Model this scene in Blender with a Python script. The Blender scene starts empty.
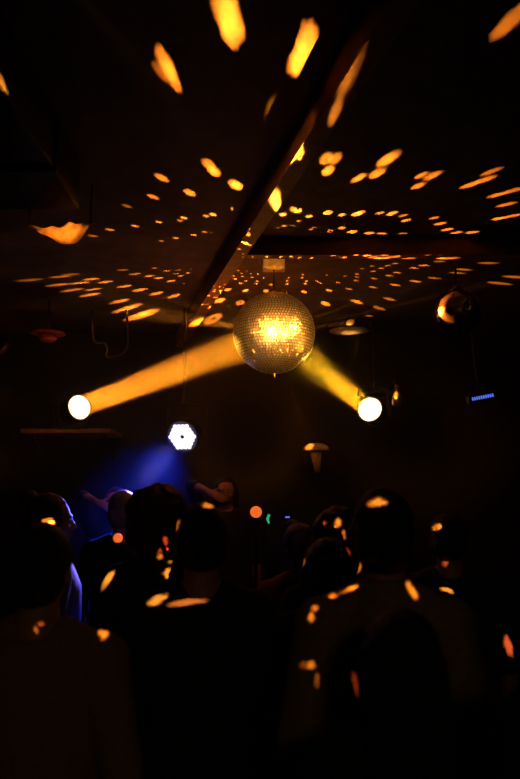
import bpy, bmesh, math, random
from mathutils import Vector, Matrix, Euler, noise

random.seed(7)
PI = math.pi
S = bpy.context.scene
COL = S.collection

# ------------------------------------------------------------------ frame
CAM = Vector((0.0, 0.0, 1.75))
PITCH = math.radians(8.3)
F = 757.0
FW = Vector((0, math.cos(PITCH), math.sin(PITCH)))
UP = Vector((0, -math.sin(PITCH), math.cos(PITCH)))


def ray(px, py):
    return FW + Vector((1, 0, 0)) * ((px - 260.0) / F) + UP * ((389.5 - py) / F)


def at(px, py, y):
    d = ray(px, py)
    return CAM + d * (y / d.y)


def at_z(px, py, z):
    d = ray(px, py)
    return CAM + d * ((z - CAM.z) / d.z)


# ------------------------------------------------------------------ materials
MATS = {}


def mat(name, color, rough=0.6, metal=0.0, emit=None, strength=0.0, bump=0.0, scale=20.0, var=0.25, coat=0.0, sheen=0.0, spec=0.5):
    if name in MATS:
        return MATS[name]
    m = bpy.data.materials.new(name)
    m.use_nodes = True
    nt = m.node_tree
    b = nt.nodes['Principled BSDF']
    b.inputs['Roughness'].default_value = rough
    b.inputs['Metallic'].default_value = metal
    b.inputs['Coat Weight'].default_value = coat
    b.inputs['Sheen Weight'].default_value = sheen
    b.inputs['Specular IOR Level'].default_value = spec
    tc = nt.nodes.new('ShaderNodeTexCoord')
    nz = nt.nodes.new('ShaderNodeTexNoise')
    nz.inputs['Scale'].default_value = scale
    nz.inputs['Detail'].default_value = 4.0
    nt.links.new(tc.outputs['Object'], nz.inputs['Vector'])
    rp = nt.nodes.new('ShaderNodeValToRGB')
    c = Vector(color[:3])
    lo, hi = c * (1 - var), c * (1 + var)
    rp.color_ramp.elements[0].position = 0.3
    rp.color_ramp.elements[1].position = 0.7
    rp.color_ramp.elements[0].color = (lo[0], lo[1], lo[2], 1)
    rp.color_ramp.elements[1].color = (hi[0], hi[1], hi[2], 1)
    nt.links.new(nz.outputs['Fac'], rp.inputs['Fac'])
    nt.links.new(rp.outputs['Color'], b.inputs['Base Color'])
    if bump:
        bp = nt.nodes.new('ShaderNodeBump')
        bp.inputs['Strength'].default_value = bump
        bp.inputs['Distance'].default_value = 0.01
        nt.links.new(nz.outputs['Fac'], bp.inputs['Height'])
        nt.links.new(bp.outputs['Normal'], b.inputs['Normal'])
    if emit:
        b.inputs['Emission Color'].default_value = (*emit, 1)
        b.inputs['Emission Strength'].default_value = strength
    MATS[name] = m
    return m


mat('ceiling_paint', (0.11, 0.075, 0.05), 0.75, bump=0.35, scale=9.0, var=0.3)
mat('wall_paint', (0.015, 0.013, 0.012), 0.9, bump=0.2, scale=6.0)
mat('floor_vinyl', (0.02, 0.018, 0.016), 0.6, bump=0.1, scale=4.0)
mat('girder_paint', (0.27, 0.13, 0.05), 0.6, bump=0.3, scale=14.0)
mat('black_metal', (0.012, 0.012, 0.013), 0.45, 0.3, scale=30)
mat('grey_metal', (0.16, 0.14, 0.12), 0.4, 0.8, scale=30)
mat('brass', (0.55, 0.33, 0.12), 0.35, 1.0, scale=25)
mat('steel', (0.6, 0.56, 0.5), 0.3, 1.0, scale=25)
mat('mirror', (0.97, 0.84, 0.62), 0.35, 1.0, var=0.03, scale=60)
mat('ball_core', (0.05, 0.035, 0.02), 0.6, scale=60)
mat('motor_plastic', (0.55, 0.42, 0.28), 0.5, scale=30)
mat('lens_warm', (0.9, 0.8, 0.6), 0.3, emit=(1.0, 0.62, 0.34), strength=3.2)
mat('led_violet', (0.5, 0.5, 0.9), 0.3, emit=(0.74, 0.64, 1.0), strength=2.0)
mat('led_blue', (0.1, 0.15, 0.6), 0.3, emit=(0.12, 0.2, 1.0), strength=0.9)
mat('led_green', (0.1, 0.6, 0.3), 0.3, emit=(0.03, 0.55, 0.25), strength=0.7)
mat('globe_orange', (0.7, 0.2, 0.05), 0.4, emit=(1.0, 0.16, 0.02), strength=0.9)
mat('glossy_black', (0.03, 0.022, 0.016), 0.25, coat=0.6, scale=8)
mat('cloth_pale', (0.55, 0.42, 0.28), 0.9, bump=0.2, scale=40)
mat('skin', (0.42, 0.23, 0.15), 0.5, scale=12, var=0.1)
mat('hair_black', (0.012, 0.008, 0.006), 0.5, bump=0.9, scale=160, spec=0.4)
mat('hair_brown', (0.05, 0.025, 0.012), 0.5, bump=0.9, scale=160, spec=0.4)
mat('hair_grey', (0.28, 0.26, 0.26), 0.6, bump=0.9, scale=160)
mat('cloth_black', (0.010, 0.010, 0.011), 0.9, bump=0.3, scale=70)
mat('cloth_olive', (0.22, 0.17, 0.09), 0.9, bump=0.3, scale=70, var=0.15)
mat('cloth_sand', (0.26, 0.18, 0.10), 0.9, bump=0.3, scale=70, var=0.15)
mat('cloth_denim', (0.12, 0.14, 0.30), 0.8, bump=0.4, scale=50, var=0.3)
mat('cloth_red', (0.20, 0.03, 0.025), 0.9, bump=0.3, scale=70)
mat('shoe_black', (0.01, 0.01, 0.01), 0.4, scale=30)
mat('eye_white', (0.6, 0.58, 0.55), 0.2, scale=5, var=0.05)


# ------------------------------------------------------------------ helpers
def link(name, bm, m, parent=None, smooth=False):
    me = bpy.data.meshes.new(name)
    bmesh.ops.recalc_face_normals(bm, faces=bm.faces[:])
    if smooth:
        for f in bm.faces:
            f.smooth = True
    bm.to_mesh(me)
    bm.free()
    me.materials.append(MATS[m])
    o = bpy.data.objects.new(name, me)
    COL.objects.link(o)
    if parent:
        o.parent = parent
    return o


def tag(o, label=None, cat=None, group=None, kind=None):
    if label:
        o['label'] = label
    if cat:
        o['category'] = cat
    if group:
        o['group'] = group
    if kind:
        o['kind'] = kind
    return o


def empty(name, loc, rot=(0, 0, 0), label=None, cat=None, group=None):
    o = bpy.data.objects.new(name, None)
    o.empty_display_size = 0.1
    o.location = loc
    o.rotation_euler = rot
    COL.objects.link(o)
    return tag(o, label, cat, group)


def box(bm, c, s, bev=0.0, M=None):
    r = bmesh.ops.create_cube(bm, size=1.0)
    vs = r['verts']
    for v in vs:
        v.co = Vector((v.co.x * s[0], v.co.y * s[1], v.co.z * s[2]))
    if bev:
        es = list({e for v in vs for e in v.link_edges})
        rr = bmesh.ops.bevel(bm, geom=es, offset=bev, segments=2, affect='EDGES', profile=0.7)
        vs = list({v for f in rr['faces'] for v in f.verts} | {v for v in vs if v.is_valid})
    for v in vs:
        v.co = v.co + Vector(c)
        if M is not None:
            v.co = M @ v.co
    return vs


def frame_of(d):
    d = Vector(d).normalized()
    return d.to_track_quat('Z', 'Y').to_matrix()


def tube(bm, pts, rad, n=14, cap=True, flat=1.0, side=None):
    """swept tube; rad a list of radii (or (rx, ry) pairs)"""
    pts = [Vector(p) for p in pts]
    rings = []
    for i, p in enumerate(pts):
        a = pts[max(0, i - 1)]
        b = pts[min(len(pts) - 1, i + 1)]
        d = (b - a).normalized()
        ref = Vector(side) if side else (Vector((1, 0, 0)) if abs(d.x) < 0.9 else Vector((0, 0, 1)))
        u = (ref - d * ref.dot(d)).normalized()
        w = d.cross(u)
        r = rad[i] if isinstance(rad, (list, tuple)) else rad
        rx, ry = r if isinstance(r, (list, tuple)) else (r, r * flat)
        rings.append([bm.verts.new(p + u * (rx * math.cos(2 * PI * k / n)) + w * (ry * math.sin(2 * PI * k / n))) for k in range(n)])
    for a, b in zip(rings, rings[1:]):
        for k in range(n):
            bm.faces.new((a[k], a[(k + 1) % n], b[(k + 1) % n], b[k]))
    if cap:
        bm.faces.new(rings[0][::-1])
        bm.faces.new(rings[-1])
    return rings


def ball(bm, c, r, seg=20, rot=None):
    rr = bmesh.ops.create_uvsphere(bm, u_segments=seg, v_segments=max(8, seg * 2 // 3), radius=1.0)
    r = r if isinstance(r, (list, tuple)) else (r, r, r)
    for v in rr['verts']:
        p = Vector((v.co.x * r[0], v.co.y * r[1], v.co.z * r[2]))
        if rot is not None:
            p = rot @ p
        v.co = p + Vector(c)
    return rr['verts']


def lathe(bm, prof, n=32, M=None):
    """prof: (r, z) list about Z"""
    rings = []
    for r, z in prof:
        ring = []
        for k in range(n):
            p = Vector((r * math.cos(2 * PI * k / n), r * math.sin(2 * PI * k / n), z))
            ring.append(bm.verts.new(M @ p if M is not None else p))
        rings.append(ring)
    for a, b in zip(rings, rings[1:]):
        for k in range(n):
            bm.faces.new((a[k], a[(k + 1) % n], b[(k + 1) % n], b[k]))
    if prof[0][0] > 1e-6:
        bm.faces.new(rings[0][::-1])
    if prof[-1][0] > 1e-6:
        bm.faces.new(rings[-1])
    bmesh.ops.remove_doubles(bm, verts=[v for r in rings for v in r], dist=1e-6)


def NB():
    return bmesh.new()


def look(d, roll=0.0):
    return Vector(d).to_track_quat('-Z', 'Y').to_euler()


# ------------------------------------------------------------------ the room
CEIL = 3.25
XL, XR, YB, YF = -2.7, 2.7, -4.2, 6.75


def slab(name, lo, hi, m):
    b = NB()
    lo, hi = Vector(lo), Vector(hi)
    box(b, (lo + hi) / 2, hi - lo)
    return tag(link(name, b, m), kind='structure')


slab('floor', (XL - .1, YB - .1, -0.1), (XR + .1, YF + .1, 0), 'floor_vinyl')
slab('ceiling', (XL - .1, YB - .1, CEIL), (XR + .1, YF + .1, CEIL + .1), 'ceiling_paint')
slab('wall_left', (XL - .1, YB, 0), (XL, YF, CEIL), 'wall_paint')
slab('wall_right', (XR, YB, 0), (XR + .1, YF, CEIL), 'wall_paint')
slab('wall_back', (XL - .1, YF, 0), (XR + .1, YF + .1, CEIL), 'wall_paint')
slab('wall_front', (XL - .1, YB - .1, 0), (XR + .1, YB, CEIL), 'wall_paint')

GB = 3.12   # underside of the girders


def ibeam(name, p0, p1, w, z0, z1, label, ft=0.018):
    p0, p1 = Vector(p0), Vector(p1)
    d = p1 - p0
    L = d.length
    o = empty(name, (p0.x, p0.y, z0), (0, 0, math.atan2(d.y, d.x)), label, 'beam')
    b = NB()
    box(b, (L / 2, 0, ft / 2), (L, w, ft), 0.003)
    link('bottom_flange', b, 'girder_paint', o)
    b = NB()
    box(b, (L / 2, 0, (ft + z1 - z0) / 2), (L, w * 0.86, z1 - z0 - ft - 0.002))
    link('web', b, 'girder_paint', o)
    return o


# long girder runs from overhead on the right to the far left
ga = at_z(345, 95.5, GB)
gb = at_z(209.6, 301, GB)
gd = (gb - ga).normalized()
g0 = ga - gd * ((ga.y - (-0.6)) / gd.y)
g1 = ga + gd * ((YF - 0.02 - ga.y) / gd.y)
ibeam('ceiling_girder', (g0.x, g0.y), (g1.x, g1.y), 0.078, GB, CEIL, 'long brown girder running diagonally under the ceiling from above to far left')
# cross beam to the right of the girder
CB = 3.145
cy = at_z(300, 257.5, CB).y
cx = ga.x + gd.x * ((cy - ga.y) / gd.y) + 0.07
ibeam('ceiling_beam', (cx, cy - 0.01), (XR, cy - 0.01), 0.075, CB, CEIL, 'dark cross beam running level to the right in front of the mirror ball')

# dark box duct under the ceiling at upper left
o = empty('ceiling_duct', (-1.75, 2.0, 3.02), label='black boxed ceiling duct at the upper left above the draped cloth', cat='duct')
b = NB(); box(b, (0.0, 0, 0.113), (1.9, 2.4, 0.226), 0.01); link('casing', b, 'black_metal', o)
for k in (-0.8, 0.0, 0.8):
    b = NB(); box(b, (0.0, k, 0.1), (1.92, 0.04, 0.22), 0.004); link('flange', b, 'black_metal', o)

# low stage behind the crowd
o = empty('stage_platform', (0, 5.85, 0), label='low black stage platform across the far end behind the crowd', cat='stage')
b = NB(); box(b, (0, 0, 0.165), (5.3, 1.7, 0.33), 0.01); link('riser', b, 'wall_paint', o)
b = NB(); box(b, (0, 0, 0.34), (5.34, 1.74, 0.02), 0.004); link('deck', b, 'floor_vinyl', o)

# ------------------------------------------------------------------ mirror ball
BALL = at(274, 333, 4.6)
R = 0.254
mb = empty('mirror_ball', BALL, (0, 0, 0.3), 'large faceted mirror ball glowing gold, hanging below its ceiling motor', 'mirror ball')
b = NB(); ball(b, (0, 0, 0), R * 0.985, 48); link('core', b, 'ball_core', mb, True)
b = NB()
ROWS = 44
for i in range(ROWS):
    th0, th1 = PI * i / ROWS, PI * (i + 1) / ROWS
    th = (th0 + th1) / 2
    n = max(4, int(round(2 * ROWS * math.sin(th))))
    hh = R * PI / ROWS * 0.40
    hw = R * math.sin(th) * PI / n * 0.78
    for k in range(n):
        ph = 2 * PI * (k + 0.5 * (i % 1)) / n
        nrm = Vector((math.sin(th) * math.cos(ph), math.sin(th) * math.sin(ph), math.cos(th)))
        e1 = Vector((-math.sin(ph), math.cos(ph), 0))
        e2 = nrm.cross(e1)
        nt_ = (nrm + e1 * random.gauss(0, 0.06) + e2 * random.gauss(0, 0.04)).normalized()
        e1 = (e1 - nt_ * e1.dot(nt_)).normalized()
        e2 = nt_.cross(e1)
        c = nrm * R
        b.faces.new([b.verts.new(c + e1 * (sx * hw) + e2 * (sy * hh)) for sx, sy in ((-1, -1), (1, -1), (1, 1), (-1, 1))])
fac = link('mirror_facets', b, 'mirror', mb)
b = NB()
lathe(b, [(0.0, R + 0.012), (0.028, R + 0.010), (0.034, R - 0.004), (0.02, R - 0.01)], 20); link('top_cap', b, 'brass', mb, True)


def ring(bm, c, r, t, axis='Y', n=24):
    pts = []
    for k in range(n + 1):
        a = 2 * PI * k / n
        pts.append(Vector(c) + (Vector((math.cos(a) * r, 0, math.sin(a) * r)) if axis == 'Y' else Vector((0, math.cos(a) * r, math.sin(a) * r))))
    tube(bm, pts, t, 8, cap=False)


b = NB(); ring(b, (0.0, 0, R + 0.026), 0.016, 0.0035, 'X'); link('hanging_ring', b, 'brass', mb, True)
b = NB(); ring(b, (0.068, 0, R * 0.968 + 0.016), 0.018, 0.004); link('safety_ring', b, 'brass', mb, True)
b = NB(); tube(b, [(0, 0, -R + 0.012), (0, 0, -R - 0.012), (0, 0, -R - 0.03)], [0.012, 0.008, 0.007], 12); link('bottom_pin', b, 'brass', mb, True)

MOT_H = 0.068
mo = empty('ball_motor', (BALL.x, BALL.y, CEIL - MOT_H), label='small square ball motor box fixed to the ceiling above the mirror ball', cat='motor')
b = NB(); box(b, (0, 0, MOT_H / 2), (0.14, 0.12, MOT_H - 0.002), 0.008); link('housing', b, 'motor_plastic', mo)
b = NB(); box(b, (0, 0, MOT_H - 0.006), (0.19, 0.10, 0.010), 0.003); link('mounting_plate', b, 'grey_metal', mo)
zt = BALL.z + R + 0.042
b = NB(); tube(b, [(0, 0, 0.002), (0, 0, zt - (CEIL - MOT_H))], [0.004, 0.004], 8); link('drive_shaft', b, 'grey_metal', mo)

# ------------------------------------------------------------------ light beams
WARM = (1.0, 0.285, 0.022)


def spot(origin, target, watts, deg, color=WARM, blend=0.35, radius=0.0, name='mirror_reflection'):
    l = bpy.data.lights.new(name, 'SPOT')
    l.energy = watts
    l.color = color
    l.spot_size = math.radians(max(1.0, deg))
    l.spot_blend = blend
    l.shadow_soft_size = radius
    o = bpy.data.objects.new(name, l)
    o.location = origin
    o.rotation_euler = look(Vector(target) - Vector(origin))
    COL.objects.link(o)
    return o


def gobo(o, ax, ay, rot=0.0, ragged=0.5, ring=False, seed=0.0):
    """shape a lamp's beam like the ragged facet it comes from: half angles ax, ay (radians)"""
    l = o.data
    l.use_nodes = True
    nt = l.node_tree
    em = nt.nodes['Emission']

    def mth(op, a, b=None, clamp=False):
        n = nt.nodes.new('ShaderNodeMath')
        n.operation = op
        n.use_clamp = clamp
        for i, v in enumerate((a, b)):
            if v is None:
                continue
            if isinstance(v, (int, float)):
                n.inputs[i].default_value = v
            else:
                nt.links.new(v, n.inputs[i])
        return n.outputs[0]
    tc = nt.nodes.new('ShaderNodeTexCoord')
    sp = nt.nodes.new('ShaderNodeSeparateXYZ')
    nt.links.new(tc.outputs['Normal'], sp.inputs[0])
    c, sn = math.cos(rot), math.sin(rot)
    u = mth('DIVIDE', mth('ADD', mth('MULTIPLY', sp.outputs[0], c), mth('MULTIPLY', sp.outputs[1], sn)), ax)
    v = mth('DIVIDE', mth('SUBTRACT', mth('MULTIPLY', sp.outputs[1], c), mth('MULTIPLY', sp.outputs[0], sn)), ay)
    r = mth('SQRT', mth('ADD', mth('MULTIPLY', u, u), mth('MULTIPLY', v, v)))
    if ragged:
        cb = nt.nodes.new('ShaderNodeCombineXYZ')
        nt.links.new(u, cb.inputs[0])
        nt.links.new(v, cb.inputs[1])
        cb.inputs[2].default_value = seed
        nz = nt.nodes.new('ShaderNodeTexNoise')
        nz.inputs['Scale'].default_value = 1.6
        nz.inputs['Detail'].default_value = 2.0
        nt.links.new(cb.outputs[0], nz.inputs['Vector'])
        r = mth('ADD', r, mth('MULTIPLY', mth('SUBTRACT', nz.outputs['Fac'], 0.5), ragged * 3.0))
    k = mth('MULTIPLY', mth('SUBTRACT', 1.0, r), 2.2, True)
    if ring:
        k = mth('MULTIPLY', k, mth('ADD', mth('MULTIPLY', mth('SUBTRACT', r, 0.14), 4.0, True), 0.12))
    nt.links.new(k, em.inputs['Strength'])


GAIN = 0.95
RED = (1, .12, .02)
DEEP = (1, .22, .025)
AMBER = (1, .25, .015)


def reflect(px, py, z=CEIL, br=1.0, deg=2.2, cap=20000, blend=1.0, point=None, color=WARM, low=None):
    """one facet's reflection: a narrow beam from the ball's skin to the spot it makes"""
    t = point if point is not None else at_z(px, py, z)
    d = t - BALL
    L = d.length
    d = d.normalized()
    src = BALL + d * (R + 0.012)
    if low is not None:
        src = BALL + Vector((d.x, d.y, low)).normalized() * (R + 0.012)
    dist = (t - src).length
    inc = max(0.10, abs(d.z)) if point is None else 0.6
    w = GAIN * 900.0 * br * dist * dist / inc
    spot(src, t, min(w, cap), deg * 1.35, color, blend)


# far half of the ceiling, beyond the cross beam: (px, py, brightness, cone)
FAR = [
    (135, 274, .5, 2.4), (150, 276, .7, 2.4), (155, 268, .25, 2), (167, 271, .5, 2.2), (159, 278, .7, 2.4), (178, 270, .5, 2.2),
    (176, 273.5, .6, 2.2), (181, 276, .6, 2.2), (171, 281, .8, 2.6), (188, 273, .6, 2.2), (192, 269, .4, 2), (193, 277.5, .7, 2.4),
    (194, 274, .6, 2.2), (187, 283, .8, 2.6), (200, 270.5, .5, 2.2), (202, 276, .7, 2.4), (207, 271.5, .6, 2.2), (207, 267, .3, 2),
    (204, 279.5, .6, 2.2), (197, 286.3, .9, 2.8), (140, 290, .8, 2.6), (156.5, 293.5, .8, 2.8), (174.6, 296, .9, 3.2),
    (192.5, 299, .8, 3), (131, 307, .7, 3), (145.4, 314, .7, 3.8), (179.6, 318, .75, 4.2),
    (219.8, 300.4, .9, 3.8), (228, 289.7, .9, 3.4), (245.5, 290.5, .9, 3.6),
    (256, 284, .8, 3), (257, 281.2, .6, 2.6), (241, 283.4, .8, 3), (246, 281, .6, 2.6), (235, 279, .7, 2.8), (242, 276.5, .6, 2.6),
    (233.5, 275.8, .6, 2.4), (242, 273.4, .5, 2.4), (238, 270.3, .5, 2.4), (247, 271, .4, 2.2), (252, 277.7, .6, 2.6), (251, 273.8, .5, 2.4),
    (258, 274, .5, 2.4), (263.5, 278, .5, 2.6), (271, 284.6, .7, 3), (266, 291, .8, 3.4), (223, 283.4, .6, 2.4), (226, 281, .6, 2.4),
    (289, 277.7, .5, 2.6), (287, 281, .6, 2.6), (287, 284, .6, 2.8), (303, 274.6, .4, 2.4), (302, 277.7, .5, 2.6), (306.5, 281, .6, 2.6),
    (305, 283.8, .6, 2.6), (304, 291.8, .7, 3), (310.5, 276, .35, 2.2), (317, 281.5, .45, 2.4), (320, 283, .4, 2.2), (329, 290.3, .6, 2.8), (325.4, 303.5, .6, 3),
    (349, 289, .45, 2.6), (356, 301.5, .5, 2.8), (357, 274, .4, 2.2), (355.7, 280.5, .4, 2.2), (345, 276, .25, 2), (338, 282.6, .25, 2.2),
    (327, 275, .2, 2), (362, 268.5, .35, 2), (372, 266, .4, 2), (388, 265.6, .45, 2), (395, 263.5, .4, 2), (381, 268.5, .45, 2),
    (424, 265.4, .5, 2), (414, 268, .5, 2), (397, 272.7, .55, 2), (373, 271.3, .45, 2), (357, 277, .35, 2), (389, 275.6, .55, 2.1),
    (374, 278.5, .5, 2.1), (434, 278, .45, 2), (415, 281.3, .6, 2.1), (395, 285, .6, 2.2), (373, 287.3, .55, 2.2), (389, 299, .45, 2.2),
    (358, 302, .5, 2.4), (379, 308, .3, 2.2), (373, 319, .4, 2.4), (446, 258.7, .5, 1.9), (439.5, 261.5, .4, 1.9), (463, 269.6, .5, 1.9),
    (457, 273, .45, 1.9), (488, 263, .4, 1.8), (499, 283.3, .45, 1.8), (515, 277, .45, 1.8),
    (61, 276.7, .5, 1.9), (71, 274.4, .25, 1.8), (59, 284.8, .6, 2), (72.7, 290, .7, 2), (90.4, 294.8, .7, 2.1), (80.4, 283, .7, 2),
    (91.5, 279.2, .6, 2), (94, 289.2, .5, 1.9), (105.4, 282, .7, 2), (124.6, 286.3, .8, 2.2), (122.7, 270, .25, 2), (120, 301.2, .75, 2.4),
    (125.6, 309, .8, 2.8), (138, 315.6, .6, 3), (30, 280, .25, 1.8),
]
for px, py, br, dg in FAR:
    br *= 1.6 if py > 312 else (0.6 if px > 430 or px < 80 else 1.0)
    reflect(px, py, CEIL, br * (1.3 if 198 < px < 345 else 0.65), dg * 1.05, cap=15000)
# two ring-shaped patches (the lamp's hollow centre): rim made of a ring of small beams
for px, py, dg in ((213.5, 318.5, 5.2), (240.4, 302.6, 4.6)):
    t = at_z(px, py, CEIL)
    d = (t - BALL)
    o = spot(BALL + d.normalized() * (R + 0.012), t, 1150 * (d.length - R) ** 2 / (d.normalized().z + 0.05) * 0.4, dg * 1.3, WARM, 0.1)
    gobo(o, math.radians(dg / 2), math.radians(dg / 2), 0, 0.0, True)

# near half of the ceiling, in front of the cross beam
NEAR = [
    (162, 178, .8, 1.5), (190, 193, 1, 1.9), (153, 197, .9, 1.5), (184, 218, .9, 1.6), (180, 220.5, .4, 1.4), (213, 214.6, 1, 1.8),
    (206, 216, .6, 1.5), (159, 222, .7, 1.3), (135, 226, .6, 1.2), (213.6, 233.5, .8, 1.7), (204.6, 232, .3, 1.5), (193.5, 235, .7, 1.5),
    (176, 238, .5, 1.4), (161, 241, .3, 1.3), (207.5, 242, .5, 1.6), (221, 239.6, .6, 1.6), (191.5, 244, .35, 1.4), (214, 246.7, .4, 1.4),
    (223, 245, .4, 1.4), (110, 229.8, .4, 1.2), (93, 236, .2, 1.2),
    (214, 171.5, 1, 1.8), (209, 165, .55, 1.7), (237, 186, 1.1, 2.2), (234, 184, .7, 2), (239, 211, .9, 2), (234, 209, .5, 1.6),
    (282.7, 214.6, 1.1, 2.2), (297.5, 211, 1.2, 2.4), (293, 209, .6, 2), (309, 216.5, 1, 1.9), (327.7, 212.7, 1.2, 2.2), (341.7, 215, .9, 1.5),
    (357, 214, 1.1, 2), (360.5, 212.5, .7, 1.6), (291.7, 226.7, 1, 2), (313, 228.6, .9, 2), (298, 229, .7, 1.7), (342, 228, .8, 1.6), (298.5, 221, .35, 1.5),
    (284.6, 237, .9, 2.2), (300, 237, .9, 2.2), (308, 236, .5, 1.8), (316.6, 236.5, .9, 2), (329, 238, .8, 2), (344, 239.7, .8, 1.9),
    (329, 231.2, 1, 2.1), (352, 231.8, 1, 2), (276, 228, .6, 2), (284, 226, .5, 1.6), (369, 233.3, 1, 1.9), (381, 236.3, .9, 1.8), (393, 240.2, .8, 1.7),
    (402, 234, .4, 1.5), (415, 238, .35, 1.5),
    (360, 177.5, .8, 1.3), (355, 180, .5, 1.1), (377, 173.5, 1, 1.5), (386, 160.5, .8, 1.5), (390, 158, .45, 1.5),
    (328, 171, 1, 1.7), (326, 159, .55, 1.6), (335, 159, .45, 1.6),
    (421, 175.5, .8, 1.0), (418, 186, 1, 1.2), (432, 176, .8, 1.3), (392, 213.5, 1.1, 1.6), (380, 213, .6, 1.3), (406, 220.4, 1, 1.3), (403, 215.6, .4, 1.2),
    (434, 218, .5, 1.1), (440, 223.7, .9, 1.3), (447, 229.6, .8, 1.2), (456, 234.6, .7, 1.2), (472, 232.3, .7, 1.1), (468, 240, .4, 1.1),
    (470, 185, .9, 1.2), (484, 180, .7, 1.2), (491, 171.7, .5, 1.0), (497, 195, .8, 1.1), (513, 190.5, .6, 1.1), (506, 204.6, .8, 1.1), (500, 218.3, .8, 1.05), (514, 215.5, .6, 1.0),
    (127, 206, .15, 1.2),
]
for px, py, br, dg in NEAR:
    py -= 2.0 if py > 234 and px > 255 else 0.0
    reflect(px, py, CEIL, br * (0.34 if py < 206 else 0.55), dg * (1.55 if px > 340 else 1.3), low=-0.9 if py > 224 else (-0.2 if px < 340 else -0.3), cap=30000, color=AMBER if py < 206 or px > 400 else WARM)
# the big blurred streaks right overhead: two or three overlapping beams each
for px, py, br, dg in [
    (230, 22, .75, 1.7), (226, 10, .45, 1.6), (170, 72, .8, 1.2), (165, 60, .5, 1.1), (175, 84, .35, 1.0), (161, 72, .2, 1.0),
    (299, 60, .85, 1.4), (307, 42, .75, 1.4), (293, 64, .3, 1.1), (312, 58, .25, 1.0), (512, 20, .4, 1.3)]:
    t = at_z(px, py, CEIL)
    d = (t - BALL).normalized()
    src = BALL + Vector((d.x, d.y, -0.3)).normalized() * (R + 0.012)
    L = (t - src).length
    o = spot(src, t, 700.0 * br * L * L / d.z * 0.36, dg * 2.2, (1.0, 0.25, 0.015), 0.05)
    gobo(o, math.radians(dg * 0.66), math.radians(dg * 0.66), 0, 0.22, False, px * 0.31)
# patches caught by the undersides of the girder and the cross beam
for px, py, br, dg in [
    (275, 199, 1.1, 2.6), (277, 206, .9, 2.2), (247.5, 234, .9, 2.4), (249.5, 245, .7, 2.2), (239, 249, .7, 2.4), (243, 254, .7, 2.2), (242.5, 257, .5, 2),
    (346, 78, .35, 1.0), (352, 70, .25, 1.2), (335, 112, .6, 1.0), (207.5, 304, .9, 3.2), (198, 319, .8, 3.6), (216.5, 296, .7, 3), (221, 287, .4, 2.2), (224, 284, .4, 2.2), (215, 287, .3, 2)]:
    reflect(px, py, GB, br * (0.05 if py < 130 else 0.12), dg, cap=20000, color=(1.0, 0.27, 0.02) if py < 130 else WARM)
for px, py, br in [(252, 257, .4), (266.5, 256.8, .8), (281, 257, .6), (291, 256.6, .9), (300, 257.6, .8), (311.5, 258, .8), (333, 256, .7), (344, 257.5, .8), (373, 257, .6), (386, 258, .9), (406, 259, .5), (443, 259.2, .6)]:
    reflect(px, py, CB, br * 0.55, 3.4, cap=9000)
for px, py, br in [(20, 99, .45), (104, 12, .35)]:
    reflect(px, py, 3.02, br, 1.0, cap=9000)

spot(BALL + Vector((0, -0.78, 0.62)) * R * 1.06, Vector((BALL.x, BALL.y - 0.06, CEIL - 0.035)), 5.0, 34, (1.0, 0.38, 0.04), 0.8)  # wide spot added to brighten the motor front
# point lamps added around the ball for a soft glow on the ceiling
for dx, dy, w in ((0.0, 0.36, 2.6), (-0.32, 0.25, 2.2), (0.03, -0.33, 0.4)):
    l = bpy.data.lights.new('ceiling_fill', 'POINT')
    l.energy = w
    l.color = (1.0, 0.25, 0.025)
    l.shadow_soft_size = 0.05
    o = bpy.data.objects.new('ceiling_fill', l)
    o.location = BALL + Vector((dx, dy, -0.02))
    COL.objects.link(o)


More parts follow.
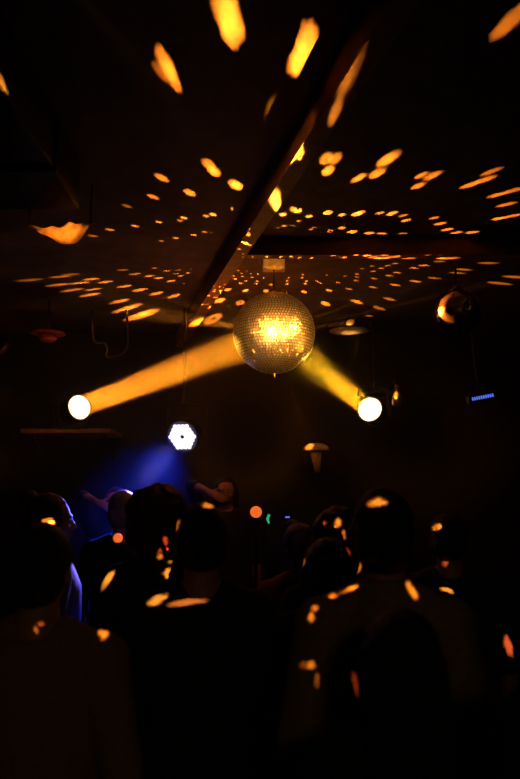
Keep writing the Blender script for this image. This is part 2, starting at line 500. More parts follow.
# ------------------------------------------------------------------ moving heads
def moving_head(px, py, y, label, beam_col, beam_w, spread, shelf_label, lens_r):
    c = at(px, py, y)
    d = (BALL - c).normalized()
    root = empty('moving_head_lamp', (c.x, c.y, c.z - 0.30), label=label, cat='stage lamp', group='moving head lamps aimed at the mirror ball')
    o0 = Vector((0, 0, 0.30))
    # lens sits in front, head body behind it
    q = frame_of(d)
    M = Matrix.Translation(o0) @ q.to_4x4()
    b = NB()
    lathe(b, [(0.045, -0.30), (0.085, -0.27), (0.105, -0.16), (0.112, -0.04), (0.116, -0.005), (0.108, 0.0), (0.100, -0.012), (0.096, -0.012)], 32, M)
    hd = link('head', b, 'black_metal', root, True)
    b = NB()
    prof = [(0.098 * math.sin(a), -0.012 + 0.05 * math.cos(a)) for a in [PI / 2 * k / 8 for k in range(9)]]
    lathe(b, prof, 32, M)
    link('lens', b, 'lens_warm', hd, True)
    # yoke
    az = math.atan2(d.y, d.x)
    side = Vector((-math.sin(az), math.cos(az), 0))
    back = o0 - d * 0.13
    up = -1.0 if shelf_label else 1.0
    for s in (-1, 1):
        b = NB()
        p = back + side * (0.135 * s)
        tube(b, [Vector((back.x, back.y, o0.z + up * 0.14)) + side * (0.12 * s), p + Vector((0, 0, up * 0.06)), p - Vector((0, 0, up * 0.03))], [(0.02, 0.035)] * 3, 10, side=tuple(side))
        link('yoke_arm', b, 'black_metal', root)
    b = NB()
    box(b, (back.x, back.y, o0.z + up * 0.15), (0.26, 0.22, 0.04), 0.012)
    link('base', b, 'black_metal', root)
    if shelf_label:
        sh = empty('lamp_shelf', (back.x + c.x - 0.03, YF - 0.28, c.z - 0.172), label=shelf_label, cat='shelf')
        b = NB(); box(b, (0, 0.0, -0.0185), (0.74, 0.55, 0.035), 0.005); link('board', b, 'girder_paint', sh)
        for s in (-0.3, 0.3):
            b = NB()
            tube(b, [(s, 0.26, -0.24), (s, -0.16, -0.045)], [0.012, 0.012], 8)
            link('bracket', b, 'black_metal', sh)
    else:
        b = NB()
        tube(b, [(back.x, back.y, o0.z + 0.165), (back.x, back.y, CEIL - root.location.z)], [0.018, 0.018], 10)
        link('drop_pole', b, 'black_metal', root)
    # the beam
    l = bpy.data.lights.new('beam', 'AREA')
    l.shape = 'DISK'
    l.size = lens_r * 2
    l.spread = math.radians(spread)
    l.energy = beam_w
    l.color = beam_col
    o = bpy.data.objects.new('beam', l)
    o.location = c + d * 0.045
    o.rotation_euler = look(d)
    COL.objects.link(o)
    return c, d


LEFT_C, LEFT_D = moving_head(80, 407, 6.15, 'moving head stage lamp glowing warm white at the left end of the orange beam', (1.0, 0.27, 0.012), 46.0, 3.0, 'dark wall shelf under the left moving head lamp', 0.085)
RIGHT_C, RIGHT_D = moving_head(369.5, 409, 6.15, 'moving head stage lamp glowing warm white at the right end of the yellow beam', (1.0, 0.42, 0.01), 23.0, 5.5, None, 0.075)

# ------------------------------------------------------------------ LED par
LP = at(182, 437, 5.7)
LD = Vector((-0.26, -0.9, -0.36)).normalized()
lp = empty('led_par_lamp', LP, label='round LED stage lamp with a white violet cluster throwing blue light down left', cat='stage lamp')
q = frame_of(LD)
M = q.to_4x4()
b = NB(); lathe(b, [(0.05, -0.20), (0.10, -0.17), (0.128, -0.03), (0.132, 0.0), (0.122, 0.0), (0.118, -0.014)], 32, M); link('can', b, 'black_metal', lp, True)
for i in range(-3, 4):
    for j in range(-3, 4):
        if abs(i + j) > 3 or (i == 0 and j == 0):
            continue
        x = (i + j * 0.5) * 0.0312
        yy = j * 0.027
        b = NB()
        p = M @ Vector((x, yy, -0.004))
        for v in ball(b, (0, 0, 0), (0.0172, 0.0172, 0.008), 12):
            v.co = p + q @ v.co
        link('led', b, 'led_violet', lp, True)
b = NB()
ring_pts = [M @ Vector((0.14 * math.cos(a), 0, -0.09)) + Vector((0, 0, 0.0)) for a in (0, PI)]
tube(b, [ring_pts[0], ring_pts[0] + Vector((0.02, 0.03, 0.2)), Vector((0, 0.12, 0.27)), ring_pts[1] + Vector((-0.02, 0.03, 0.2)), ring_pts[1]], [(0.008, 0.018)] * 5, 8)
link('yoke', b, 'black_metal', lp)
b = NB(); tube(b, [(0, 0.12, 0.26), (0, 0.12, CEIL - LP.z)], [0.014, 0.014], 10); link('drop_pole', b, 'black_metal', lp)
bl = bpy.data.lights.new('led_beam', 'SPOT')
bl.energy = 620
bl.color = (0.004, 0.045, 1.0)
bl.spot_size = math.radians(44)
bl.spot_blend = 1.0
bl.shadow_soft_size = 0.09
o = bpy.data.objects.new('led_beam', bl)
o.location = LP + LD * 0.03
o.rotation_euler = look(at(128, 520, 4.75) - LP)
COL.objects.link(o)
spot(LP + LD * 0.04, at(129, 497, 4.5), 900, 8, (0.5, 0.3, 1.0), 0.8, 0.05, 'led_violet_beam')
spot(LP + LD * 0.04, at(76, 526, 3.5), 330, 8, (0.25, 0.17, 1.0), 0.8, 0.05, 'led_violet_beam')

# ------------------------------------------------------------------ small fittings
# blue LED strip on the right
p = at(483, 397, 5.2)
ls = empty('led_strip', p, (0, math.radians(-11), 0), 'short tilted row of blue indicator lights on a dark box at right', 'light strip')
b = NB(); box(b, (0, 0.05, 0), (0.19, 0.08, 0.06), 0.008); link('box', b, 'black_metal', ls)
for k in range(10):
    b = NB()
    box(b, ((k - 4.5) * 0.0158, 0.006, 0), (0.0075, 0.012, 0.022), 0.001)
    link('led', b, 'led_blue', ls)
b = NB(); tube(b, [(0, 0.06, 0.04), (0.08, 0.06, CEIL - p.z)], [0.01, 0.01], 8); link('drop_pole', b, 'black_metal', ls)

# glossy black globe under the ceiling on the right
p = at(457, 312, 4.3)
gl = empty('hanging_globe', p, label='glossy black globe hanging from the ceiling at right with orange reflections', cat='globe')
b = NB(); ball(b, (0, 0, 0), 0.135, 40); link('globe', b, 'glossy_black', gl, True)
b = NB(); ring(b, (0, 0, 0), 0.1365, 0.004, 'Y', 48); link('seam', b, 'black_metal', gl, True)
b = NB(); tube(b, [(0, 0, 0.13), (0, 0, 0.165)], [0.03, 0.02], 16); link('collar', b, 'grey_metal', gl, True)
b = NB(); tube(b, [(0, 0, 0.16), (0, 0, CEIL - p.z)], [0.006, 0.006], 8); link('cord', b, 'black_metal', gl)

for dz, hh, w in ((0.0, 0.12, 1700), (-0.005, 0.025, 6000)):
    q = p + Vector((-0.112, -0.075, dz))
    o = spot(BALL + (q - BALL).normalized() * (R + 0.012) + Vector((0, -0.02, 0)), q, w, 14, DEEP if hh > 0.05 else WARM, 0.05)
    L = (q - o.location).length
    gobo(o, 0.015 / L, hh / L, 0.0, 0.25, False, 3.1)
# shallow dish lamp beyond the ball
p = at(349, 331, 5.9)
dl = empty('dish_lamp', p, label='shallow dark dish pendant beyond the mirror ball with a gold lit underside', cat='pendant lamp')
b = NB(); lathe(b, [(0.02, 0.085), (0.10, 0.075), (0.165, 0.05), (0.178, 0.012), (0.170, 0.0)], 40); link('shade', b, 'black_metal', dl, True)
b = NB(); lathe(b, [(0.168, 0.002), (0.10, -0.012), (0.0, -0.018)], 40); link('diffuser', b, 'motor_plastic', dl, True)
b = NB(); tube(b, [(0, 0, 0.08), (0, 0, CEIL - p.z)], [0.007, 0.007], 8); link('cord', b, 'black_metal', dl)

spot(RIGHT_C + Vector((0, -0.02, 0.12)), p, 22, 16, (1.0, 0.5, 0.08), 0.6, 0.03, 'lamp_spill')
# mushroom lamp on a wall bracket in the middle
p = at(316, 449, 6.2)
ml = empty('mushroom_lamp', p, label='small mushroom shaped lamp with an orange lit cap below the mirror ball', cat='lamp')
b = NB(); lathe(b, [(0.0, 0.05), (0.06, 0.042), (0.10, 0.018), (0.112, -0.01), (0.10, -0.018), (0.04, -0.02)], 32); link('cap', b, 'motor_plastic', ml, True)
b = NB(); tube(b, [(0, 0, -0.018), (0.004, 0, -0.10), (0.01, 0, -0.19)], [0.05, 0.035, 0.022], 16); link('stem', b, 'motor_plastic', ml, True)
b = NB(); tube(b, [(0.01, 0, -0.16), (0.01, YF - p.y, -0.20)], [0.016, 0.016], 10); link('wall_bracket', b, 'black_metal', ml)
reflect(0, 0, br=0.3, deg=2.6, point=p + Vector((-0.05, -0.03, 0.0)), color=(1, .14, .015))

# small parcan by the right lamp
p = at(397, 396, 5.9)
pc = empty('small_spotlight', p, label='small upright spotlight catching orange light beside the right stage lamp', cat='spotlight')
b = NB(); lathe(b, [(0.016, 0.095), (0.020, 0.085), (0.020, 0.03), (0.038, 0.0), (0.040, -0.06), (0.03, -0.075), (0.012, -0.08)], 20); link('can', b, 'brass', pc, True)
b = NB(); tube(b, [(0.0, 0, 0.09), (0.0, 0.05, 0.13), (0.0, YF - p.y, 0.13)], [0.01, 0.01, 0.01], 8); link('arm', b, 'black_metal', pc)
b = NB(); tube(b, [(-0.03, 0, -0.06), (-0.055, 0.01, -0.13), (-0.045, 0.02, -0.2)], [0.004, 0.004, 0.004], 6); link('cable', b, 'black_metal', pc)
reflect(0, 0, br=0.5, deg=2.4, point=p, color=(1, .3, .03))

# small lamp and looped cable at left
p = at(48, 334, 5.6)
hl = empty('hanging_lamp', p, label='small hanging lamp dimly lit red under the ceiling at left', cat='lamp')
b = NB(); lathe(b, [(0.02, 0.07), (0.025, 0.03), (0.12, 0.012), (0.13, 0.0), (0.118, -0.004)], 28); link('shade', b, 'cloth_red', hl, True)
b = NB(); lathe(b, [(0.06, -0.004), (0.07, -0.03), (0.05, -0.055), (0.0, -0.06)], 24); link('bulb_cover', b, 'cloth_red', hl, True)
b = NB(); tube(b, [(0, 0, 0.06), (0, 0, CEIL - p.z)], [0.008, 0.008], 8); link('cord', b, 'black_metal', hl)
spot(p + Vector((0.5, -0.9, -0.5)), p, 7, 20, (1, .12, .03), 0.6, 0.02, 'red_glow')
pts = [at(x, y, 5.9) for x, y in ((92, 322), (94, 341), (104, 343), (107, 350), (106, 356), (112, 357), (122, 354), (127, 347), (128, 338), (127, 315))]
cb = NB()
fine = []
for i in range(len(pts) - 1):
    p0, p1, p2, p3 = pts[max(0, i - 1)], pts[i], pts[i + 1], pts[min(len(pts) - 1, i + 2)]
    for k in range(6):
        t = k / 6
        fine.append(0.5 * ((2 * p1) + (p2 - p0) * t + (2 * p0 - 5 * p1 + 4 * p2 - p3) * t * t + (3 * p1 - p0 - 3 * p2 + p3) * t ** 3))
fine[0].z = CEIL
fine.append(Vector((pts[-1].x, pts[-1].y, CEIL)))
tube(cb, fine, 0.008, 8)
tag(link('hanging_cable', cb, 'grey_metal', None, True), 'looped cable hanging from the ceiling above the left stage lamp', 'cable')

# small round lights seen between the heads
for (px, py, y, r, m, name, lab) in [
    (256, 512, 4.85, 0.037, 'globe_orange', 'globe_light', 'small round orange light glowing between heads below the mirror ball'),
    (118, 538, 4.2, 0.026, 'globe_orange', 'globe_light', 'small round orange light glowing low beside the violet lit grey hair')]:
    p = at(px, py, y)
    g = empty(name, p, label=lab, cat='light')
    b = NB(); ball(b, (0, 0, 0), r, 20); link('bulb', b, m, g, True)
    b = NB(); tube(b, [(0, 0, -r * 0.8), (0, 0, -(p.z - (0.015)))], [0.012, 0.012], 8); link('stand', b, 'black_metal', g)
    b = NB(); lathe(b, [(0.09, -(p.z - (0.002))), (0.09, -(p.z - (0.02))), (0.02, -(p.z - (0.03)))], 20); link('foot', b, 'black_metal', g)
p = at(267.5, 519, 5.15)
g = empty('equipment_rack', (p.x + 0.165, p.y + 0.2, 0.35), label='dark equipment rack with a small green indicator light below the mirror ball', cat='rack')
b = NB(); box(b, (0, 0.0, (p.z - 0.35 + 0.1) / 2), (0.36, 0.36, p.z - 0.35 + 0.1), 0.01); link('case', b, 'black_metal', g)
b = NB()
tube(b, [(-0.155, -0.186, p.z - 0.35 - 0.03), (-0.165, -0.186, p.z - 0.35), (-0.153, -0.186, p.z - 0.35 + 0.03)], [0.006, 0.009, 0.008], 8); link('green_indicator', b, 'led_green', g)
b = NB(); box(b, (-0.03, -0.184, p.z - 0.35 + 0.012), (0.03, 0.01, 0.01), 0.002); link('blue_indicator', b, 'led_blue', g)

def lerp(a, b, t):
    return a + (b - a) * t


# draped cloth hanging off the duct, catching a patch of light
p = at(60, 232, 3.4)
b = NB()
nx, nz = 34, 18
g = []
for i in range(nx + 1):
    row = []
    for k in range(nz + 1):
        u, w = i / nx, k / nz
        x = (u - 0.5) * 0.29
        top = lerp(0.005, 0.066, u ** 1.2)
        bot = lerp(-0.012, 0.055, u ** 2.2) - 0.075 * max(0.0, math.sin(PI * u ** 1.5)) ** 1.7
        z = lerp(top, bot, w)
        yy = 0.02 * math.sin(w * 5.0 + u * 7) + 0.012 * math.sin(u * 17 + w * 3) - 0.03 * w
        row.append(b.verts.new((x + 0.012 * math.sin(w * 4 + u * 5), yy, z + 0.005 * math.sin(u * 23))))
    g.append(row)
for i in range(nx):
    for k in range(nz):
        b.faces.new((g[i][k], g[i + 1][k], g[i + 1][k + 1], g[i][k + 1]))
bmesh.ops.solidify(b, geom=b.faces[:], thickness=0.006)
dc = empty('draped_cloth', p, (0, 0, math.radians(22)), label='crumpled pale cloth under the ceiling at left lit orange by added lamps', cat='cloth')
link('cloth', b, 'cloth_pale', dc, True)
for s, z0 in ((-0.14, 0.0), (0.14, 0.06)):
    b = NB(); tube(b, [(s, 0, z0), (s, 0, CEIL - p.z)], [0.004, 0.004], 6); link('cord', b, 'black_metal', dc)
o = spot(Vector((1.0, -0.6, 2.85)), p, 2600, 7, AMBER, 0.1, 0.0, 'cloth_fill')  # unseen lamps added on the camera side to light the cloth
L = (o.location - p).length
gobo(o, 0.14 / L, 0.066 / L, 0.1, 0.3, False, 1.3)
o = spot(Vector((1.0, -0.6, 2.85)), p + Vector((0.04, 0, 0.005)), 2600, 5, WARM, 0.1, 0.0, 'cloth_fill')
gobo(o, 0.085 / L, 0.06 / L, 0.3, 0.4, False, 5.3)


# ------------------------------------------------------------------ people
def remeshed(bm, voxel, smooth=3, name='tmp'):
    bmesh.ops.recalc_face_normals(bm, faces=bm.faces[:])
    me = bpy.data.meshes.new(name)
    bm.to_mesh(me)
    bm.free()
    o = bpy.data.objects.new(name, me)
    COL.objects.link(o)
    r = o.modifiers.new('r', 'REMESH')
    r.mode = 'VOXEL'
    r.voxel_size = voxel
    r.use_smooth_shade = True
    s = o.modifiers.new('s', 'SMOOTH')
    s.factor = 0.5
    s.iterations = smooth
    dg = bpy.context.evaluated_depsgraph_get()
    dg.update()
    out = bpy.data.meshes.new_from_object(o.evaluated_get(dg))
    bpy.data.objects.remove(o)
    bpy.data.meshes.remove(me)
    for p in out.polygons:
        p.use_smooth = True
    return out


def lerp(a, b, t):
    return a + (b - a) * t


def hand(bm, wrist, d, palm, s):
    """palm and five bent fingers; d points along the hand, palm is the palm's normal"""
    d = d.normalized()
    palm = (palm - d * palm.dot(d)).normalized()
    side = d.cross(palm) * s
    kn = wrist + d * 0.085
    tube(bm, [wrist - d * 0.015, wrist + d * 0.03, kn, kn + d * 0.008], [(0.025, 0.019), (0.034, 0.017), (0.040, 0.015), (0.036, 0.012)], 12, side=tuple(side))
    for k, ln in enumerate((0.070, 0.080, 0.074, 0.058)):
        r0 = kn + side * (0.030 - 0.0205 * k) - d * 0.01
        p = [r0]
        ang = 0.15
        dd = d.copy()
        for j, f in enumerate((0.15, 0.40, 0.28, 0.22)):
            p.append(p[-1] + dd * (ln * f + (0.01 if j == 0 else 0)))
            dd = (dd * math.cos(0.28) + palm * math.sin(0.28)).normalized()
        tube(bm, p, [0.0095, 0.0095, 0.009, 0.0082, 0.006], 8)
    t0 = wrist + d * 0.025 + side * 0.026
    tube(bm, [t0, t0 + (d * 0.6 + side * 0.8) * 0.03, t0 + (d * 0.75 + side * 0.75) * 0.055 + palm * 0.008, t0 + (d * 0.95 + side * 0.5) * 0.08 + palm * 0.016], [0.015, 0.012, 0.0105, 0.0075], 8)


def build_person(pose):
    """standard 1.75 m figure facing -Y; returns dict of meshes"""
    sh, el, wr = {}, {}, {}
    for s in (-1, 1):
        sh[s] = Vector((0.172 * s, 0.01, 1.398))
        if pose == 'raised' and s == -1:
            el[s] = Vector((-0.27, -0.05, 1.68))
            wr[s] = Vector((-0.13, -0.19, 1.63))
        elif pose == 'bent':
            el[s] = Vector((0.245 * s, 0.03, 1.13))
            wr[s] = Vector((0.16 * s, -0.22, 1.10))
        else:
            el[s] = Vector((0.245 * s, 0.03, 1.135))
            wr[s] = Vector((0.26 * s, -0.04, 0.885))
    hip = {s: Vector((0.09 * s, 0, 0.93)) for s in (-1, 1)}
    kne = {s: Vector((0.105 * s, -0.02, 0.50)) for s in (-1, 1)}
    ank = {s: Vector((0.115 * s, 0.025, 0.09)) for s in (-1, 1)}
    X = (1, 0, 0)

    def torso(bm, g=0.0, top=True, low=0.86):
        pts = [(0, 0.0, low), (0, 0.0, 0.95), (0, -0.005, 1.08), (0, -0.005, 1.22), (0, 0.0, 1.34), (0, 0.01, 1.42), (0, 0.015, 1.47)]
        rr = [(0.155, 0.105), (0.165, 0.115), (0.142, 0.105), (0.156, 0.116), (0.164, 0.116), (0.128, 0.092), (0.072, 0.064)]
        tube(bm, pts, [(a + g, c + g) for a, c in rr], 24, side=X)

    def arm(bm, s, g=0.0, to=1.0):
        a, e, w = sh[s], el[s], wr[s]
        ball(bm, a, 0.066 + g, 14)
        end = lerp(e, w, to)
        tube(bm, [a, lerp(a, e, 0.35), e, lerp(e, w, min(0.3, to * .5)), end], [0.062 + g, 0.052 + g, 0.041 + g, 0.043 + g, lerp(0.043, 0.028, to) + g], 14)
        ball(bm, e, 0.041 + g, 12)
        tube(bm, [Vector((0.04 * s, 0.012, 1.462)), a], [(0.052 + g, 0.046 + g), 0.056 + g], 12)

    def leg(bm, s, g=0.0):
        tube(bm, [hip[s] + Vector((0, 0, 0.03)), lerp(hip[s], kne[s], 0.3), kne[s], lerp(kne[s], ank[s], 0.3), ank[s]],
             [0.088 + g, 0.082 + g, 0.054 + g, 0.056 + g, 0.036 + g * 1.6], 16)

    # body ------------------------------------------------
    bm = NB()
    torso(bm)
    for s in (-1, 1):
        arm(bm, s)
        leg(bm, s)
        tube(bm, [ank[s] + Vector((0, 0.04, -0.05)), ank[s] + Vector((0, -0.06, -0.055)), ank[s] + Vector((0.01 * s, -0.16, -0.065))], [(0.034, 0.034), (0.042, 0.034), (0.036, 0.018)], 12, side=X)
        d = (wr[s] - el[s])
        if pose == 'raised' and s == -1:
            hand(bm, wr[s], Vector((0.8, -0.1, -0.35)), Vector((0.1, 0.8, -0.5)), -s)
        elif pose == 'bent':
            hand(bm, wr[s], d, Vector((-s, 0, 0)), 1 if s < 0 else 1)
        else:
            hand(bm, wr[s], d, Vector((-s, 0, 0)), 1 if s < 0 else 1)
    tube(bm, [(0, 0.02, 1.44), (0, 0.015, 1.50), (0, 0.01, 1.57)], [0.066, 0.056, 0.058], 16)
    # head: cranium, jaw, face
    ball(bm, (0, 0.012, 1.652), (0.075, 0.094, 0.096), 24)
    ball(bm, (0, -0.018, 1.595), (0.060, 0.068, 0.072), 20)
    ball(bm, (0, -0.055, 1.552), (0.030, 0.026, 0.022), 14)
    tube(bm, [(0, -0.082, 1.640), (0, -0.098, 1.612), (0, -0.104, 1.596)], [0.009, 0.012, 0.014], 10)
    for s in (-1, 1):
        ball(bm, (0.011 * s, -0.092, 1.594), 0.0095, 8)
        ball(bm, (0.030 * s, -0.077, 1.654), (0.024, 0.012, 0.009), 10)
        ball(bm, (0.043 * s, -0.062, 1.606), (0.020, 0.018, 0.016), 10)
        ball(bm, (0.077 * s, 0.012, 1.622), (0.010, 0.021, 0.032), 12)
    ball(bm, (0, -0.085, 1.570), (0.024, 0.010, 0.007), 10)
    ball(bm, (0, -0.083, 1.559), (0.021, 0.010, 0.007), 10)
    out = {'body': remeshed(bm, 0.0075, 3, 'body')}
    # clothes ---------------------------------------------
    bm = NB()
    torso(bm, 0.018, low=0.84)
    for s in (-1, 1):
        arm(bm, s, 0.014, 0.35)
    out['shirt'] = remeshed(bm, 0.012, 4, 'shirt')
    bm = NB()
    torso(bm, 0.024, low=0.80)
    for s in (-1, 1):
        arm(bm, s, 0.02, 0.93)
    tube(bm, [(0, 0.02, 1.465), (0, 0.024, 1.50), (0, 0.022, 1.525)], [(0.088, 0.080), (0.078, 0.072), (0.076, 0.07)], 18)
    for k in range(14):
        a = k * 1.7
        tube(bm, [(0.15 * math.cos(a) * 0.9, 0.11 * math.sin(a), 0.86 + 0.05 * (k % 3)), (0.15 * math.cos(a + .5), 0.118 * math.sin(a + .5), 1.0 + 0.04 * (k % 4)), (0.15 * math.cos(a + 0.7), 0.115 * math.sin(a + 0.7), 1.16)], [0.02, 0.026, 0.016], 8)
    out['jacket'] = remeshed(bm, 0.012, 4, 'jacket')
    bm = NB()
    tube(bm, [(0, 0, 0.82), (0, 0, 0.93), (0, 0, 1.0)], [(0.168, 0.12), (0.176, 0.126), (0.16, 0.116)], 20, side=X)
    for s in (-1, 1):
        leg(bm, s, 0.014)
    out['trousers'] = remeshed(bm, 0.012, 4, 'trousers')
    for s, nm in ((-1, 'shoe_a'), (1, 'shoe_b')):
        bm = NB()
        c = ank[s]
        tube(bm, [c + Vector((0, 0.075, -0.042)), c + Vector((0, 0.03, -0.035)), c + Vector((0, -0.06, -0.045)), c + Vector((0.01 * s, -0.15, -0.06)), c + Vector((0.01 * s, -0.195, -0.068))],
             [(0.034, 0.040), (0.044, 0.052), (0.050, 0.043), (0.046, 0.028), (0.024, 0.018)], 14, side=X)
        box(bm, c + Vector((0.004 * s, -0.06, -0.079)), (0.096, 0.27, 0.022), 0.006)
        out[nm] = remeshed(bm, 0.008, 2, nm)
    return out


def hair_mesh(style):
    bm = NB()
    rnd = random.Random(style)
    C0 = Vector((0, 0.020, 1.660))
    if style == 'short':
        ball(bm, C0, (0.086, 0.098, 0.099), 28)
        ball(bm, C0 + Vector((0, 0.03, -0.05)), (0.080, 0.078, 0.075), 20)
    elif style == 'curly':
        for k in range(150):
            d = Vector((rnd.gauss(0, 1), rnd.gauss(0, 1), rnd.gauss(0.25, 1))).normalized()
            if d.y < -0.55 and d.z < 0.45:
                continue
            p = C0 + Vector((d.x * 0.098, d.y * 0.10, d.z * 0.105))
            ball(bm, p, rnd.uniform(0.018, 0.030), 8)
        ball(bm, C0 + Vector((0, 0.01, 0)), (0.09, 0.098, 0.1), 20)
        ball(bm, C0 + Vector((0, 0.05, -0.07)), (0.092, 0.07, 0.09), 16)
    elif style == 'long':
        ball(bm, C0, (0.089, 0.102, 0.101), 28)
        tube(bm, [(0, 0.055, 1.70), (0, 0.075, 1.60), (0, 0.085, 1.48), (0, 0.105, 1.34), (0, 0.11, 1.26)], [(0.075, 0.05), (0.098, 0.055), (0.105, 0.045), (0.10, 0.03), (0.07, 0.014)], 18, side=(1, 0, 0))
        for s in (-1, 1):
            tube(bm, [(0.06 * s, -0.01, 1.71), (0.085 * s, 0.0, 1.62), (0.09 * s, 0.02, 1.50)], [(0.024, 0.03), (0.026, 0.04), (0.018, 0.03)], 10)
    elif style == 'bun':
        ball(bm, C0, (0.087, 0.099, 0.099), 28)
        ball(bm, C0 + Vector((0, 0.03, -0.05)), (0.080, 0.078, 0.075), 20)
        ball(bm, C0 + Vector((0, 0.085, 0.075)), (0.045, 0.042, 0.04), 16)
    # keep the face free
    for v in bm.verts:
        if v.co.y < -0.045 and v.co.z < 1.70:
            v.co.y = -0.045 + (v.co.y + 0.045) * 0.1 + 0.02
    me = remeshed(bm, 0.0085, 2, 'hair')
    for v in me.vertices:
        n = noise.noise(v.co * 55)
        v.co += v.normal * (0.0035 * n)
    return me


POSES = {p: build_person(p) for p in ('stand', 'bent', 'raised')}
HAIR = {h: hair_mesh(h) for h in ('short', 'curly', 'long', 'bun')}
bm = NB(); ball(bm, (0, 0, 0), 0.0115, 12)
EYE = bpy.data.meshes.new('eye'); bm.to_mesh(EYE); bm.free()
CACHE = {}


def with_mat(me, m):
    k = (me.name, m)
    if k not in CACHE:
        c = me.copy()
        c.materials.clear()
        c.materials.append(MATS[m])
        CACHE[k] = c
    return CACHE[k]


def person(px, top, y, heading, label, pose='stand', hair='short', hair_m='hair_black', upper='shirt', upper_m='cloth_black', base=0.0, wide=1.0, lean=0.0):
    """heading 0 faces the camera, 180 faces away; px/top say where the crown of the head shows"""
    c = at(px, top, y)
    h = (c.z - base) / 1.762
    root = empty('person', (c.x, y, base), (0, lean, math.radians(heading)), label, 'person', 'people in the dance floor crowd')
    root.scale = (h * wide, h * wide, h)
    P = POSES[pose]

    def part(name, me, m):
        o = bpy.data.objects.new(name, with_mat(me, m))
        COL.objects.link(o)
        o.parent = root
        return o
    bd = part('body', P['body'], 'skin')
    part(upper, P[upper], upper_m)
    part('trousers', P['trousers'], 'cloth_black')
    part('shoe', P['shoe_a'], 'shoe_black')
    part('shoe', P['shoe_b'], 'shoe_black')
    part('hair', HAIR[hair], hair_m)
    for s in (-1, 1):
        e = bpy.data.objects.new('eye', with_mat(EYE, 'eye_white'))
        COL.objects.link(e)
        e.parent = root
        e.location = (0.031 * s, -0.0745, 1.634)
    return root


person(382, 486, 2.04, 174, 'broad shouldered person from behind in a dim olive jacket right of centre', 'stand', 'short', 'hair_black', 'jacket', 'cloth_olive', wide=0.93)
person(202, 501, 2.5, 186, 'person from behind with short dark hair and a gold glint on the crown', 'stand', 'short', 'hair_black', 'shirt', 'cloth_black')
person(160, 490, 3.0, 150, 'person with bushy curly dark hair behind the short haired person at left', 'stand', 'curly', 'hair_brown', 'jacket', 'cloth_black')
person(125, 489, 4.55, 170, 'person whose grey hair is lit violet from behind under the LED lamp', 'stand', 'short', 'hair_grey', 'shirt', 'cloth_black')
person(53, 492, 3.5, 112, 'person in profile wearing a blue lit denim jacket at left', 'bent', 'bun', 'hair_brown', 'jacket', 'cloth_denim')
person(43, 520, 2.0, 176, 'shorter person at far left from behind in a sand coloured shirt', 'bent', 'short', 'hair_black', 'shirt', 'cloth_sand')
person(116, 486, 5.35, 5, 'person on the stage with a raised red lit arm, left of the LED lamp beam', 'raised', 'short', 'hair_black', 'shirt', 'cloth_black', base=0.35)
person(226, 476, 5.55, 0, 'person on the stage with a raised red lit arm below the mirror ball', 'raised', 'long', 'hair_black', 'shirt', 'cloth_black', base=0.35)
person(301, 522, 3.75, 20, 'person facing the camera with a dim brown face below the mushroom lamp', 'stand', 'bun', 'hair_brown', 'shirt', 'cloth_red')
person(328, 536, 2.75, 185, 'short person from behind with long dark hair left of the olive jacket', 'stand', 'long', 'hair_black', 'shirt', 'cloth_black')
person(337, 512, 3.1, 200, 'dark figure with orange glints on the ear beside the olive jacketed head', 'stand', 'curly', 'hair_black', 'shirt', 'cloth_black')
person(447, 512, 3.5, 170, 'dark figure with orange glints behind the right shoulder of the olive jacket', 'stand', 'short', 'hair_black', 'shirt', 'cloth_black')
person(400, 606, 1.66, 180, 'short person nearest the camera seen from behind as a black silhouette', 'stand', 'long', 'hair_black', 'shirt', 'cloth_black')
person(640, 510, 1.32, 175, 'person at the right edge with a red glint on the arm', 'stand', 'short', 'hair_black', 'jacket', 'cloth_black')

# glints on the crowd: from the ball where it faces the surface, else from
# unseen lamps added overhead, behind the camera and at both sides
def albedo(o):
    b = o.data.materials[0].node_tree.nodes.get('Principled BSDF')
    r = b.inputs['Base Color'].links[0].from_node
    c = r.color_ramp.elements[0].color
    return max(0.02, (c[0] + c[1]) / 1.6)


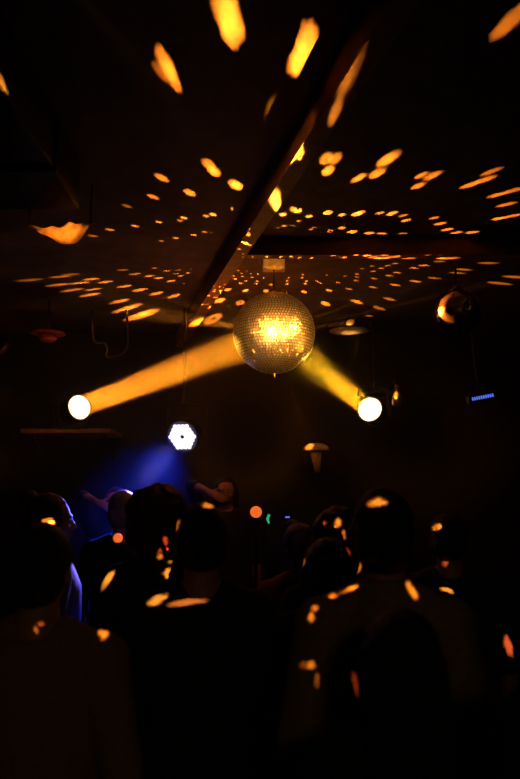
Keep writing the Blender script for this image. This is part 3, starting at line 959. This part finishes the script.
bpy.context.view_layer.update()
DG = bpy.context.evaluated_depsgraph_get()
REAR = Vector((0.3, -0.9, 3.18))
for px, py, lum, wd, ht, tilt, c in [
    (377, 502, 1.3, 20, 11, -8, WARM), (352, 588, 1.3, 13, 7, 15, WARM), (344, 592, .8, 6, 5, 0, WARM), (333, 596, 1.1, 10, 6, 20, WARM), (315, 608, .8, 7, 7, 30, WARM), (311, 617, .8, 6, 12, 0, WARM),
    (412, 591, 1.3, 9, 20, 28, WARM), (447, 590, .9, 16, 5, -22, WARM), (311, 665, .8, 9, 8, 0, WARM), (303, 665, .4, 5, 5, 0, DEEP), (317, 680, .2, 5, 14, 0, WARM), (356, 684, .16, 7, 22, 15, RED),
    (208, 505, 1.2, 14, 11, 0, WARM), (157, 600, 1.0, 22, 10, 24, WARM), (187, 602, .55, 44, 8, 0, DEEP),
    (168, 573, 1.0, 9, 11, 0, WARM), (160, 556, .6, 7, 8, 0, DEEP), (166, 541, .5, 6, 9, 0, RED), (170, 562, .3, 5, 5, 0, WARM),
    (108, 579, 1.1, 8, 21, -38, WARM), (48, 522, 1.0, 14, 8, 0, WARM), (104, 632, 1.4, 11, 23, -10, WARM), (41, 624, .5, 7, 4, 0, DEEP), (36, 630, .4, 4, 8, 25, WARM),
    (338, 523, .9, 8, 12, -20, WARM), (344, 534, .5, 4, 12, 10, DEEP), (349, 551, .6, 6, 11, 0, RED), (325, 523, .25, 4, 6, 0, RED), (437, 527, .9, 10, 8, 0, WARM), (445, 563, .4, 7, 7, 0, DEEP), (438, 556, .2, 5, 3, 0, DEEP), (359, 571, .5, 4, 12, 0, WARM), (508, 645, .6, 9, 21, 12, RED), (304, 562, .4, 4, 9, 0, WARM)]:
    dirn = ray(px, py).normalized()
    hit, loc, nrm, idx, ob, mx = S.ray_cast(DG, CAM, dirn)
    if not hit or loc.y > 4.6:
        continue
    best = None
    for src in (BALL + (loc - BALL).normalized() * (R + 0.012), REAR, REAR + Vector((-1.2, 0.2, 0)), REAR + Vector((1.2, 0.2, 0)), Vector((-2.2, 2.2, 3.1)), Vector((2.3, 2.4, 3.1))):
        L = src - loc
        dist = L.length
        L = L / dist
        cs = nrm.dot(L)
        h2 = S.ray_cast(DG, loc + nrm * 0.004, L, distance=dist - 0.02)
        if not h2[0] and cs > 0.12 and (best is None or cs > best[1] * 1.3):
            best = (src, cs, dist)
    if best is None:
        continue
    src, cs, dist = best
    g = spot(src, loc, min(90000, lum * 39.5 * dist * dist / (albedo(ob) * cs)), 2.6, c, 0.05, 0.0, 'crowd_glint')
    k = 0.5 / 757.0 * loc.y / dist
    gobo(g, wd * k, ht * k, math.radians(tilt), 0.30, False, px * 0.37 + py)

# red stage light on the raised arms
for px, py, y, w in ((95, 484, 5.25, 34), (207, 467, 5.4, 34)):
    t = at(px, py, y)
    spot(t + Vector((-0.9, -1.6, 0.7)), t, w, 6, (1.0, 0.07, 0.04), 0.8, 0.03, 'red_stage_light')

# ------------------------------------------------------------------ unseen ball lamps, some read off its highlights, others added to brighten it
for loc, w, rad, c in (
        ((-1.7, -3.6, 1.3), 7500, 0.05, (1.0, 0.50, 0.11)),
        ((2.3, 0.2, 1.75), 900, 0.05, (1.0, 0.50, 0.11)),
        ((2.6, 2.9, 3.12), 2400, 0.4, (1.0, 0.38, 0.05)),
        ((0.2, -3.9, 0.4), 1500, 0.2, (1.0, 0.36, 0.04)),
        ((-0.9, 2.9, 3.12), 260, 0.3, (1.0, 0.32, 0.03)),
        ((0.3, 2.6, 3.14), 420, 0.3, (1.0, 0.33, 0.03)),
        ((2.6, 4.6, 1.6), 130, 0.25, (1.0, 0.38, 0.045)),
        (RIGHT_C + RIGHT_D * 0.06, 130, 0.05, (1.0, 0.48, 0.03)),  # extra cones at the moving heads, added to light the ball's rim
        (LEFT_C + LEFT_D * 0.06, 110, 0.05, (1.0, 0.38, 0.03))):
    deg = 2 * math.degrees(math.asin(R / (Vector(loc) - BALL).length)) * 0.97
    spot(Vector(loc), BALL, w, deg, c, 0.15, rad, 'added_ball_lamp')
# wide unseen lamp added to lift the crowd dimly
spot(Vector((0.8, -3.0, 2.9)), Vector((0.25, 2.3, 1.2)), 18, 50, (1.0, 0.55, 0.2), 1.0, 0.3, 'crowd_fill')

# ------------------------------------------------------------------ haze at the stage end
m = bpy.data.materials.new('haze')
m.use_nodes = True
nt = m.node_tree
nt.nodes.remove(nt.nodes['Principled BSDF'])
vs = nt.nodes.new('ShaderNodeVolumeScatter')
vs.inputs['Color'].default_value = (1, 1, 1, 1)
vs.inputs['Density'].default_value = 0.022
vs.inputs['Anisotropy'].default_value = 0.25
nt.links.new(vs.outputs['Volume'], nt.nodes['Material Output'].inputs['Volume'])
MATS['haze'] = m
b = NB()
box(b, ((XL + XR) / 2, (4.72 + YF) / 2, (1.3 + CEIL) / 2), (XR - XL - 0.02, YF - 4.72 - 0.02, CEIL - 1.3 - 0.02))
tag(link('haze', b, 'haze'), 'thin stage haze filling the far end of the room', 'haze', kind='stuff')

# ------------------------------------------------------------------ world, camera, view
w = bpy.data.worlds.new('World')
S.world = w
w.use_nodes = True
w.node_tree.nodes['Background'].inputs['Color'].default_value = (0, 0, 0, 1)
w.node_tree.nodes['Background'].inputs['Strength'].default_value = 0.0

cam = bpy.data.cameras.new('camera')
cam.sensor_fit = 'VERTICAL'
cam.sensor_height = 36.0
cam.lens = 36.0 * F / 779.0
cam.clip_start = 0.02
cam.dof.use_dof = True
cam.dof.focus_distance = 4.8
cam.dof.aperture_fstop = 2.2
co = bpy.data.objects.new('camera', cam)
co.location = CAM
co.rotation_euler = (PI / 2 + PITCH, 0, 0)
COL.objects.link(co)
S.camera = co

S.view_settings.view_transform = 'Standard'
S.view_settings.look = 'None'
S.view_settings.exposure = 0.0
S.view_settings.gamma = 1.0
S.view_settings.use_curve_mapping = False
S.cycles.use_denoising = True
S.cycles.use_light_tree = True
S.cycles.use_adaptive_sampling = False
S.cycles.sample_clamp_indirect = 2.0
S.cycles.max_bounces = 6
S.cycles.diffuse_bounces = 3
S.cycles.glossy_bounces = 3
S.cycles.volume_bounces = 0
S.cycles.caustics_reflective = False
S.cycles.caustics_refractive = False
